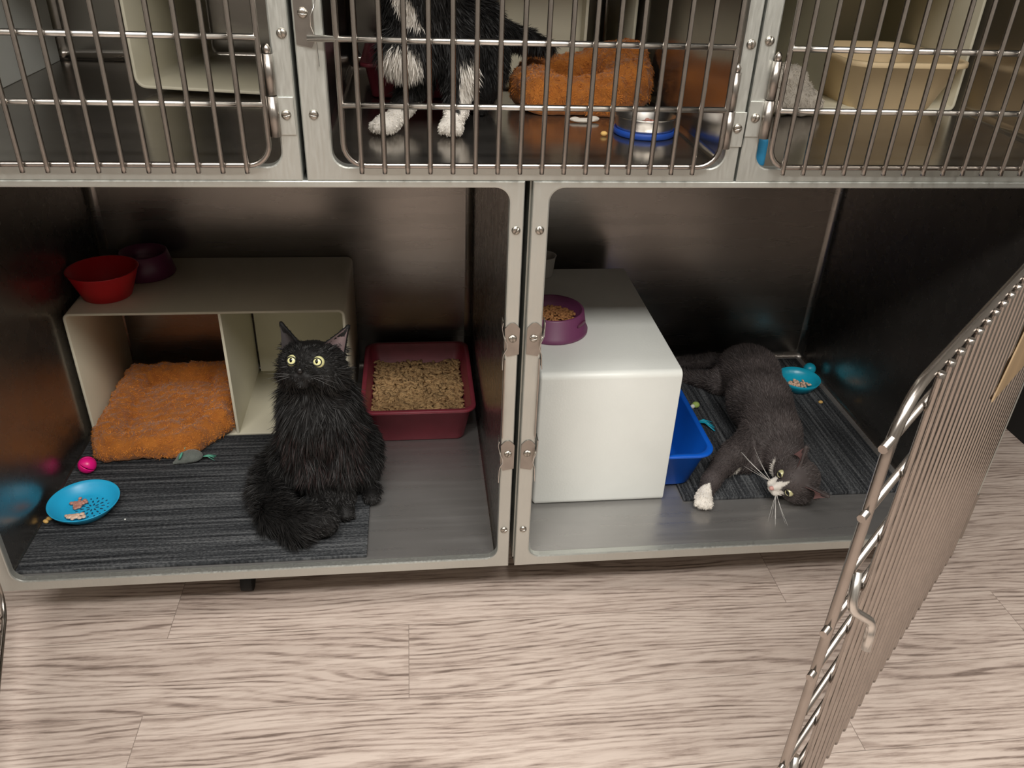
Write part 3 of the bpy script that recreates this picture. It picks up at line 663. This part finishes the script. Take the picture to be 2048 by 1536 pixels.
# fleece things
def wob(s, a, seed=0):
    r = np.random.default_rng(seed); K = unit(r.normal(size=(14, 3)))*s*(.6+.8*r.random((14, 1))); ph = r.random(14)*6.3
    def f(P):
        d = np.zeros(len(P), np.float32)
        for k, p in zip(K, ph): d += np.sin(P@k.astype(np.float32)+p)
        return d*(a/4)
    return f
def fleece(name, prims, lo, hi, m, label, cat, base, hair, n, hcol, h=.004, disp=.0022, L=.0048):
    t = thing(name, base, label, cat); w1 = wob(260, disp, 1); w2 = wob(90, disp*1.4, 2)
    fn = sdf(prims); V, Q = surfnet(lambda P: np.maximum(fn(P)-w1(P)-w2(P), base[2]+.0005-P[:, 2]), lo, hi, h)
    np_mesh('fleece_body', V, Q, m, t)
    fur('fleece_pile', V, Q, n, lambda P, N: np.where(N[:, 2] > -.4, L, 0), lambda P, N: unit(np.stack([np.sin(P[:, 0]*300+P[:, 2]*200), np.cos(P[:, 1]*280), -.4*np.ones(len(P))], 1)), .0010, lambda P, N: np.tile(np.array(hcol), (len(P), 1)), hair, t, lift=.45, jit=.9, droop=.5, clump=.006)
    return t
FUR = mat('fleece_hair', (.5, .2, .03), .9, attr='coat', sheen=.2)
bz = MZ+.0005; cx, cy = -.742, .535; ca, sa = math.cos(.06), math.sin(.06)
def bp(x, y, z): return (cx+x*ca-y*sa, cy+x*sa+y*ca, bz+z)
cor = [(-.100, -.155), (.055, -.155), (.112, -.08), (.112, .145), (-.105, .150), (-.118, -.10)]
pr = [('c', bp(*cor[i], .024), bp(*cor[(i+1) % 6], .024), .031, .031, .012) for i in range(6)]
pr += [('e', bp(0, .01, .012), (.118, .15, .022), None, .012), ('c', bp(.02, -.12, .018), bp(-.03, -.12, .018), .038, .038, .02)]
fleece('pet_bed', pr, (-.897, .30, bz-.004), (-.586, .735, bz+.07), ORANGE, 'orange fleece pet bed spilling out of the cream hide box', 'pet bed', (cx, cy, bz), FUR, 36000, (.66, .235, .032))
pr = [('c', (.055, .43, UF+.034), (.07, .375, UF+.032), .038, .036, .01), ('c', (.07, .375, UF+.032), (.19, .365, UF+.032), .036, .036, .012), ('c', (.05, .43, UF+.034), (.08, .52, UF+.04), .036, .036, .012), ('c', (.08, .52, UF+.04), (.22, .53, UF+.05), .036, .04, .012),
      ('c', (.19, .365, UF+.032), (.235, .40, UF+.045), .036, .042, .012), ('c', (.235, .40, UF+.05), (.245, .47, UF+.065), .040, .044, .015), ('c', (.245, .47, UF+.065), (.20, .53, UF+.060), .044, .038, .015), ('e', (.14, .45, UF+.018), (.09, .08, .022), None, .01)]
fleece('pet_bed', pr, (.004, .318, UF-.004), (.287, .572, UF+.12), ORANGE, 'crumpled orange fleece pet bed in the upper middle cage', 'pet bed', (.14, .44, UF), FUR, 22000, (.60, .21, .03))
pr = [('e', (.535, .378, UF+.03), (.065, .035, .03), None, .01), ('e', (.53, .386, UF+.06), (.05, .028, .03), None, .02), ('e', (.575, .376, UF+.018), (.035, .03, .018), None, .01)]
fleece('fleece_blanket', pr, (.44, .32, UF-.004), (.63, .43, UF+.1), FLEECE, 'crumpled grey fleece at the front of upper right cage', 'blanket', (.535, .39, UF), FUR, 5000, (.60, .54, .46))
# ------------------------------------------------------------ cats
def basis(f, up):
    y = Vector(f).normalized(); z = Vector(up); z = (z-y*z.dot(y)).normalized(); x = y.cross(z); return Matrix((x, y, z)).transposed()
def ear_lines(q, ear, off=0., n=7, tmax=1.):
    out = []; tip = Vector((q*(.031+.027*ear), -.010+off, .026+.046*ear))
    for k in range(n):
        w = -1+2*k/(n-1); b = Vector((q*.031, -.002, .024))+Vector((q*.86, -.42, -.28))*.0195*w+Vector((0, -.012*(1-w*w)+off, .004*(1-w*w)))
        out.append((tuple(b), tuple(b.lerp(tip, tmax))))
    return out
def head_prims(C, R, s, k=.008, ear=1., fluff=0., eo=1.):
    C = Vector(C); Rn = np.array(R, np.float32)
    def p(*v): return C+R @ (Vector(v)*s)
    def r(*v): return tuple(a*s for a in v)
    o = [('e', p(0, -.006, .004), r(.042+fluff, .045, .037), Rn, k), ('e', p(0, .014, .012), r(.031, .026, .024), Rn, k)]
    for q in (-1, 1):
        o += [('c', p(q*.024, .010, -.012), p(q*.034, -.008, -.012), .021*s, .020*s, .012)]
    o += [('e', p(0, .034, -.012), r(.021, .019, .014), Rn, .010), ('c', p(0, .024, .012), p(0, .053, -.003), .0115*s, .0068*s, .008),
          ('e', p(0, .046, -.026), r(.010, .009, .007), Rn, .006)]
    for q in (-1, 1): o += [('e', p(q*.0085, .0495, -.0145), r(.0105, .0095, .0088), Rn, .003)]
    o += [('e', p(0, .0585, -.0055), r(.0055, .0035, .0038), Rn, .002), ('-c', p(0, .061, -.009), p(0, .060, -.024), .0012*s, .0008*s, .002)]
    for q in (-1, 1): o += [('-e', p(q*.0205, .0445, .0085), r(.0088*eo, .010, .0072*eo), Rn, .0025)]
    for q in (-1, 1):
        for a, b in ear_lines(q, ear): o += [('c', p(*a), p(*b), .0038*s, .0022*s, .0035)]
    return o
def eyes(cat, C, R, s, iris, pupil_w, gaze=(0, 0)):
    C = Vector(C)
    for q in (-1, 1):
        c = C+R @ (Vector((q*.0202, .0325, .0085))*s); rr = .0096*s
        e = MB().ell(c, (rr, rr, rr), 28, 18).build('eye', iris, cat)
        for nm, sx, sz, rad, m in (('pupil', pupil_w, .40, 1.006, PUP),):
            vs = []; n = 20; g = Vector((gaze[0], 1, gaze[1])).normalized(); gx = g.cross(Vector((0, 0, 1))).normalized(); gz = gx.cross(g)
            for j in range(5):
                for k in range(n):
                    a = 2*math.pi*k/n; v = (g+gx*math.cos(a)*sx*j/4+gz*math.sin(a)*sz*j/4).normalized(); vs.append(c+R @ (v*rr*rad))
            mb = MB().add(vs, [(j*n+k, j*n+(k+1) % n, (j+1)*n+(k+1) % n, (j+1)*n+k) for j in range(4) for k in range(n)], True); mb.build(nm, m, e)
        v = (Vector((gaze[0], 1, gaze[1])).normalized()+Vector((.12, 0, .30))).normalized()
        # dark lid rim round the eye opening
        vs = []
        for k in range(24):
            a = 2*math.pi*k/24; u = Vector((math.cos(a)*.70, 0, math.sin(a)*.60+.02)); y = math.sqrt(max(0, 1-u.x**2-u.z**2)); vs.append(c+R @ (Vector((u.x, y, u.z))*rr*1.03))
        MB().tube(vs, rr*.11, 6, closed=True).build('eyelid', LID, cat)
PUP = mat('pupil_black', (.002, .002, .002), .05); LID = mat('eyelid_dark', (.008, .007, .007), .5)
IRIS_Y = mat('iris_yellow', (.86, .84, .42), .08, coat=1.); IRIS_G = mat('iris_green_gold', (.55, .52, .28), .08, coat=1.)
NOSE_P = mat('nose_pink', (.62, .33, .29), .45); NOSE_B = mat('nose_black', (.010, .009, .009), .35)
WHISK = mat('whisker_white', (.8, .78, .74), .4); WHISKB = mat('whisker_dark', (.10, .10, .10), .4)
COAT = mat('short_coat', (.1, .1, .1), .6, attr='coat', spec=.25); HAIR = mat('cat_hair', (.1, .1, .1), .55, attr='coat', spec=.35)
def paw(c, d, s=1., toes=4):
    """paw ellipsoid with toes, d = direction of the toes (plan)"""
    c = Vector(c); d = Vector((*d, 0)).normalized(); sd = Vector((-d.y, d.x, 0)); R = np.array(Matrix((d, sd, Vector((0, 0, 1)))).transposed(), np.float32)
    o = [('e', c, (.021*s, .0165*s, .0125*s), R, .006)]
    for k in range(toes):
        t = (k-(toes-1)/2); o.append(('e', c+d*(.0175-.0022*t*t)*s+sd*t*.0082*s-Vector((0, 0, .002))*s, (.0078*s, .0047*s, .0078*s), R, .0015))
    return o
def local(P, C, R, s): return ((P-np.array(C))@np.array(R))/s
def chain(pts, rs, k=.01): return [('c', pts[i], pts[i+1], rs[i], rs[i+1], k) for i in range(len(pts)-1)]
def whiskers(cat, C, R, s, m, fans, rad=.00045):
    C = Vector(C)
    for q, az, el, L, sag in fans:
        b = C+R @ (Vector((q*.014, .050, -.013+el*.004))*s); d = R @ Vector((q*math.cos(az), math.sin(az), el)).normalized()
        pts = [b+d*L*t+R @ Vector((0, -.5, -.3))*sag*L*t*t for t in np.linspace(0, 1, 8)]
        MB().tube(pts, [rad*(1-.8*t) for t in np.linspace(0, 1, 8)], 5).build('whisker', m, cat)

def ear_inner(cat, C, R, s, ear, q, m):
    C = Vector(C); vs = []; L = ear_lines(q, ear, .0, 11, .9); n = 8; F = Vector((q*.25, 1, .1))*.0064
    for i in range(n+1):
        for k, (a, b) in enumerate(L): vs.append(C+R @ ((Vector(a).lerp(Vector(b), .12+.88*i/n)*1.0+F*(1-.45*i/n))*s))
    M_ = len(L); MB().add(vs, [(i*M_+k, i*M_+k+1, (i+1)*M_+k+1, (i+1)*M_+k) for i in range(n) for k in range(M_-1)], True).build('ear_lining', m, cat)

# --- the black long-haired cat, sitting with its tail round its feet
t1 = thing('cat', (-.36, .22, MZ), 'fluffy black long-haired cat sitting on the carpet, yellow eyes', 'cat')
HC = Vector((-.362, .172, .352)); HR = basis((-.16, -.86, .45), (0, .1, 1)); HS = 1.15
z = MZ
body = [('e', (-.362, .285, z+.085), (.088, .095, .080), None, .02), ('c', (-.362, .285, z+.11), (-.362, .222, .245), .082, .064, .02), ('c', (-.362, .215, .24), (-.362, .195, .315), .060, .050, .02),
        ('e', (-.362, .175, .235), (.058, .045, .065), None, .02), ('e', (-.425, .265, z+.062), (.048, .080, .062), None, .018), ('e', (-.300, .265, z+.062), (.048, .080, .062), None, .018)]
body += chain([(-.325, .185, .20), (-.322, .168, .12), (-.322, .160, .055), (-.321, .152, z+.018)], [.036, .026, .019, .017], .014) + paw((-.320, .142, z+.012), (.1, -1), 1.05)
body += chain([(-.392, .185, .20), (-.378, .168, .12), (-.362, .160, .055), (-.358, .155, z+.018)], [.038, .027, .020, .017], .014) + paw((-.357, .146, z+.012), (.15, -1), 1.05)
body += chain([(-.285, .25, z+.03), (-.272, .205, z+.014)], [.022, .015], .01) + paw((-.271, .190, z+.012), (.25, -1), 1.0)
tail = [(-.44, .33, z+.045), (-.478, .26, z+.035), (-.475, .18, z+.032), (-.450, .115, z+.032), (-.405, .082, z+.034), (-.355, .083, z+.034)]
body += chain(tail, [.028, .027, .028, .029, .030, .027], .01)
prims = body+head_prims(HC, HR, HS, fluff=.009, ear=.86)
V, Q = surfnet(sdf(prims), (-.53, .03, z-.002), (-.21, .40, .48), .0038)
V[:, 2] = np.maximum(V[:, 2], z+.0006)
BLK = np.array([.0085, .0080, .0078]); np_mesh('body', V, Q, COAT, t1, col=np.tile(BLK, (len(V), 1)))
def blen(P, N):
    L = local(P, HC, HR, HS); r = np.linalg.norm(L, axis=1); hd = ((r < .075) | (L[:, 2] > .03)) & (P[:, 2] > .27)
    ln = np.full(len(P), .019)
    ln = np.where((P[:, 2] > .13) & (P[:, 2] < .33) & (P[:, 1] < .24), .030, ln)
    tl = np.min([np.linalg.norm(P-np.array(q), axis=1) for q in tail], axis=0); ln = np.where((tl < .052) & (P[:, 2] < .09), .026, ln)
    leg = (P[:, 1] < .185) & (P[:, 2] < .12) & (P[:, 0] > -.39); ln = np.where(leg, .007, ln); ln = np.where((P[:, 2] < z+.028) & (P[:, 0] > -.385) & (P[:, 1] < .21), .004, ln)
    hl = np.where(L[:, 1] > .015, .0055, .011); hl = np.where((L[:, 1] < .02) & (L[:, 2] < .0), .020, hl); hl = np.where(L[:, 1] > .044, .0032, hl); hl = np.where(L[:, 2] > .038, .0028, hl)
    ear = (L[:, 2] > .034) & (N@np.array(HR)[:, 1] > .1); hl = np.where(ear, 0, hl)
    ln = np.where(hd, hl, ln)
    for q in (-1, 1): ln = np.where(hd & (np.linalg.norm((L-np.array([q*.0205, .042, .0085]))*np.array([1, .6, 1.15]), axis=1) < .0098), 0, ln)
    ln = np.where(np.linalg.norm(L-np.array([0, .060, -.005]), axis=1) < .008, 0, ln)
    return np.where(P[:, 2] < z+.003, 0, ln)
def bcomb(P, N):
    L = local(P, HC, HR, HS); hd = (((np.linalg.norm(L, axis=1) < .075) | (L[:, 2] > .03)) & (P[:, 2] > .27))[:, None]
    back = -np.array(HR)[:, 1]+.25*(P-np.array(HC))/.05+np.array([0, 0, -.25]); down = np.array([0, -.25, -1.])+.35*N
    tl = np.array([.7, -.3, -.2]); near = ((P[:, 1] < .14) & (P[:, 2] < .09))[:, None]
    return unit(np.where(hd, back, np.where(near, tl, down)))
def bcol(P, N):
    c = np.tile(BLK*1.7, (len(P), 1)); rust = (P[:, 2] > .13) & (P[:, 2] < .24) & (P[:, 1] < .2) & (RNG.random(len(P)) < .22); c[rust] = (.034, .018, .017); return c
fur('fur', V, Q, 88000, blen, bcomb, .0011, bcol, HAIR, t1, lift=.34, jit=.42, droop=.22, clump=.012)
eyes(t1, HC, HR, HS, IRIS_Y, .25, (.02, .14))
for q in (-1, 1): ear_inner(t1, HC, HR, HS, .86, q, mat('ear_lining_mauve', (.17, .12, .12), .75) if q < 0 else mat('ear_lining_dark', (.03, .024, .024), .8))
MB().ell(HC+HR @ (Vector((0, .0600, -.0045))*HS), (.0052*HS,)*3, 14, 10).build('nose', NOSE_B, t1)
whiskers(t1, HC, HR, HS, WHISKB, [(q, az, el, L, .35) for q in (-1, 1) for az, el, L in ((.5, .12, .05), (.3, -.08, .055), (.15, -.3, .05))])

# --- the grey and white cat, lying on its side with one foreleg stretched out
E0 = Vector((.576, .115, .078)); toC = (CAMP-E0).normalized()
ir = (CR-toC*CR.dot(toC)).normalized(); iu = toC.cross(ir).normalized()
if iu.z < 0: iu = -iu
im = (ir*-.936-iu*.352).normalized(); th = math.radians(56)
GF = toC*math.cos(th)+im*math.sin(th); GZ = toC*math.sin(th)-im*math.cos(th); GR = basis(GF, GZ); GS = .98
GC = E0-GR @ (Vector((0, .040, .0085))*GS)
t2 = thing('cat', (.62, .35, MZ), 'grey and white cat lying on its side, looking at the camera', 'cat')
g = [('e', (.672, .575, z+.060), (.075, .085, .060), None, .02), ('c', (.668, .56, z+.062), (.640, .42, z+.066), .066, .070, .02), ('c', (.640, .42, z+.066), (.628, .30, z+.060), .070, .060, .02),
     ('c', (.628, .29, z+.058), GC+Vector((.005, .02, -.004)), .050, .038, .02), ('e', (.590, .285, z+.052), (.045, .055, .046), None, .015)]
g += chain([(.585, .285, z+.055), (.520, .243, z+.042), (.490, .222, z+.034), (.450, .178, z+.026), (.428, .148, z+.017)], [.038, .029, .024, .0185, .0165], .012)+paw((.4185, .130, z+.014), (-.32, -1), 1.12)
g += chain([(.595, .25, z+.03), (.55, .238, z+.022), (.528, .236, z+.016)], [.028, .020, .0155], .01)+paw((.520, .236, z+.013), (-1, -.1), .85)
g += chain([(.655, .60, z+.04), (.600, .575, z+.030), (.560, .612, z+.018), (.520, .640, z+.013)], [.050, .030, .018, .013], .012)+paw((.510, .643, z+.012), (-1, .3), .95)
g += chain([(.665, .655, z+.035), (.62, .70, z+.022), (.56, .705, z+.016), (.49, .690, z+.014)], [.024, .017, .014, .012], .01)
prims = g+head_prims(GC, GR, GS, ear=.86)
V, Q = surfnet(sdf(prims), (.375, .05, z-.002), (.78, .74, .22), .0038); V[:, 2] = np.maximum(V[:, 2], z+.0006)
GREY = np.array([.070, .058, .056]); WHT = np.array([.74, .70, .64])
def gcol(P, N=None):
    L = local(P, GC, GR, GS); hd = np.linalg.norm(L, axis=1) < .08; c = np.tile(GREY, (len(P), 1))
    c *= (1+.22*np.sin(P[:, 1:2]*55)*np.sin(P[:, 0:1]*40+1))
    w = hd & (L[:, 1] > .036) & (L[:, 2] < .0005) & (np.abs(L[:, 0]) < .019+.2*(L[:, 1]-.04)); w |= hd & (L[:, 1] > .012) & (np.abs(L[:, 0]) < .0075-.30*(L[:, 2]-.006)) & (L[:, 2] < .032) & (L[:, 2] > -.012)
    w |= (np.linalg.norm(L, axis=1) < .062) & (L[:, 2] < -.0225) & (L[:, 1] > -.02); w |= (P[:, 0] < .436) & (P[:, 1] < .153); w |= (P[:, 0] < .532) & (P[:, 1] > .21) & (P[:, 1] < .27) & (P[:, 2] < z+.028) & (P[:, 0] > .497)
    c[w] = WHT; return c
np_mesh('body', V, Q, COAT, t2, col=gcol(V))
def glen(P, N):
    L = local(P, GC, GR, GS); hd = np.linalg.norm(L, axis=1) < .09; ln = np.full(len(P), .0085); ln = np.where(P[:, 1] > .5, .010, ln); ln = np.where((P[:, 0] < .50) & (P[:, 1] < .3), .0045, ln)
    ln = np.where(hd, np.where(L[:, 1] > .02, .0035, .006), ln); ln = np.where(hd & (L[:, 1] > .045), .0022, ln); ln = np.where(hd & (L[:, 2] > .034) & (N@np.array(GR)[:, 1] > .1), 0, ln)
    for q in (-1, 1): ln = np.where(hd & (np.linalg.norm((L-np.array([q*.0205, .042, .0085]))*np.array([1, .6, 1.15]), axis=1) < .0095), 0, ln)
    ln = np.where(np.linalg.norm(L-np.array([0, .060, -.005]), axis=1) < .0085, 0, ln)
    return np.where(P[:, 2] < z+.003, 0, ln)
def gcomb(P, N):
    L = local(P, GC, GR, GS); hd = (np.linalg.norm(L, axis=1) < .08)[:, None]; back = -np.array(GR)[:, 1]+.2*(P-np.array(GC))/.05
    arm = ((P[:, 0] < .56) & (P[:, 1] < .3))[:, None]
    return unit(np.where(hd, back, np.where(arm, np.array([-.75, -.65, -.1]), np.array([.08, 1., -.25]))+0*N))
fur('fur', V, Q, 78000, glen, gcomb, .0009, lambda P, N: gcol(P)*1.15, HAIR, t2, lift=.30, jit=.30, droop=.15)
eyes(t2, GC, GR, GS, IRIS_G, .68, (0, .55))
for q in (-1, 1): ear_inner(t2, GC, GR, GS, .86, q, mat('ear_lining_pink', (.24, .13, .125), .75))
MB().ell(GC+GR @ (Vector((0, .0600, -.0045))*GS), (.0058*GS, .0050*GS, .0048*GS), 14, 10).build('nose', NOSE_P, t2)
whiskers(t2, GC, GR, GS, WHISK, [(q, az, el, L, sg) for q in (-1, 1) for az, el, L, sg in ((.75, .30, .085, .25), (.95, .42, .075, .2), (.55, .5, .08, .2), (.3, .22, .085, .3), (.62, .12, .095, .3), (.5, -.05, .09, .3), (.42, -.2, .085, .35), (.8, .0, .07, .2))], .00042)

# --- the black and white cat in the upper middle cage, standing at the bars
t3 = thing('cat', (-.14, .28, UF), 'black and white cat in the upper cage, head above the frame', 'cat')
u = UF; UC = Vector((-.165, .185, u+.365)); UR = basis((-.1, -.95, -.1), (0, 0, 1)); US = 1.08
p3 = [('c', (-.145, .27, u+.155), (-.070, .365, u+.132), .062, .070, .02), ('c', (-.150, .262, u+.15), (-.150, .225, u+.25), .060, .055, .02), ('c', (-.150, .225, u+.25), (-.160, .21, u+.33), .052, .042, .02),
      ('e', (-.172, .215, u+.125), (.045, .03, .035), None, .015), ('e', (-.050, .365, u+.082), (.052, .070, .072), None, .02)]
p3 += chain([(-.150, .245, u+.12), (-.160, .262, u+.070), (-.180, .245, u+.040), (-.195, .226, u+.022)], [.034, .026, .019, .016], .012)+paw((-.208, .206, u+.0165), (-.55, -1), 1.3)
p3 += chain([(-.098, .245, u+.13), (-.090, .238, u+.08), (-.094, .222, u+.040), (-.100, .212, u+.022)], [.036, .025, .0185, .0165], .012)+paw((-.104, .198, u+.0165), (-.15, -1), 1.2)
p3 += chain([(-.045, .385, u+.03), (-.045, .345, u+.014)], [.028, .015], .01)+chain([(-.02, .41, u+.13), (.045, .43, u+.115), (.085, .42, u+.105)], [.028, .018, .012], .01)
prims = p3+head_prims(UC, UR, US)
V, Q = surfnet(sdf(prims), (-.27, .10, u-.002), (.12, .53, u+.47), .0045); V[:, 2] = np.maximum(V[:, 2], u+.0006)
def tcol(P, N=None):
    L = local(P, UC, UR, US); c = np.tile(BLK*1.3, (len(P), 1)); h = P[:, 2]-u
    w = h < .040+.004*np.sin(P[:, 0]*150); w |= (np.linalg.norm((P-np.array([-.182, .195, u+.112]))/np.array([.032, .06, .028]), axis=1) < 1)
    w |= (P[:, 0] > -.090) & (P[:, 1] < .24) & (h < .115) & (P[:, 0] < -.05); w |= (h > .165) & (h < .40) & (np.abs(P[:, 0]+.172+(h-.19)*.45) < .013) & (P[:, 1] < .235)
    w &= P[:, 1] < .275; c[w] = WHT; return c
np_mesh('body', V, Q, COAT, t3, col=tcol(V))
def tlen(P, N):
    h = P[:, 2]-u; ln = np.where(h < .06, .0035, .013); ln = np.where((h > .09) & (h < .16) & (P[:, 1] < .24), .020, ln); return np.where(h < .003, 0, ln)
fur('fur', V, Q, 42000, tlen, lambda P, N: unit(np.tile(np.array([0, .15, -1.]), (len(P), 1))+.3*N), .0012, lambda P, N: tcol(P)*1.1, HAIR, t3, lift=.32, jit=.35, droop=.2)
eyes(t3, UC, UR, US, IRIS_G, .3)
MB().ell(UC+UR @ (Vector((0, .0600, -.0045))*US), (.0058*US,)*3, 14, 10).build('nose', NOSE_P, t3)
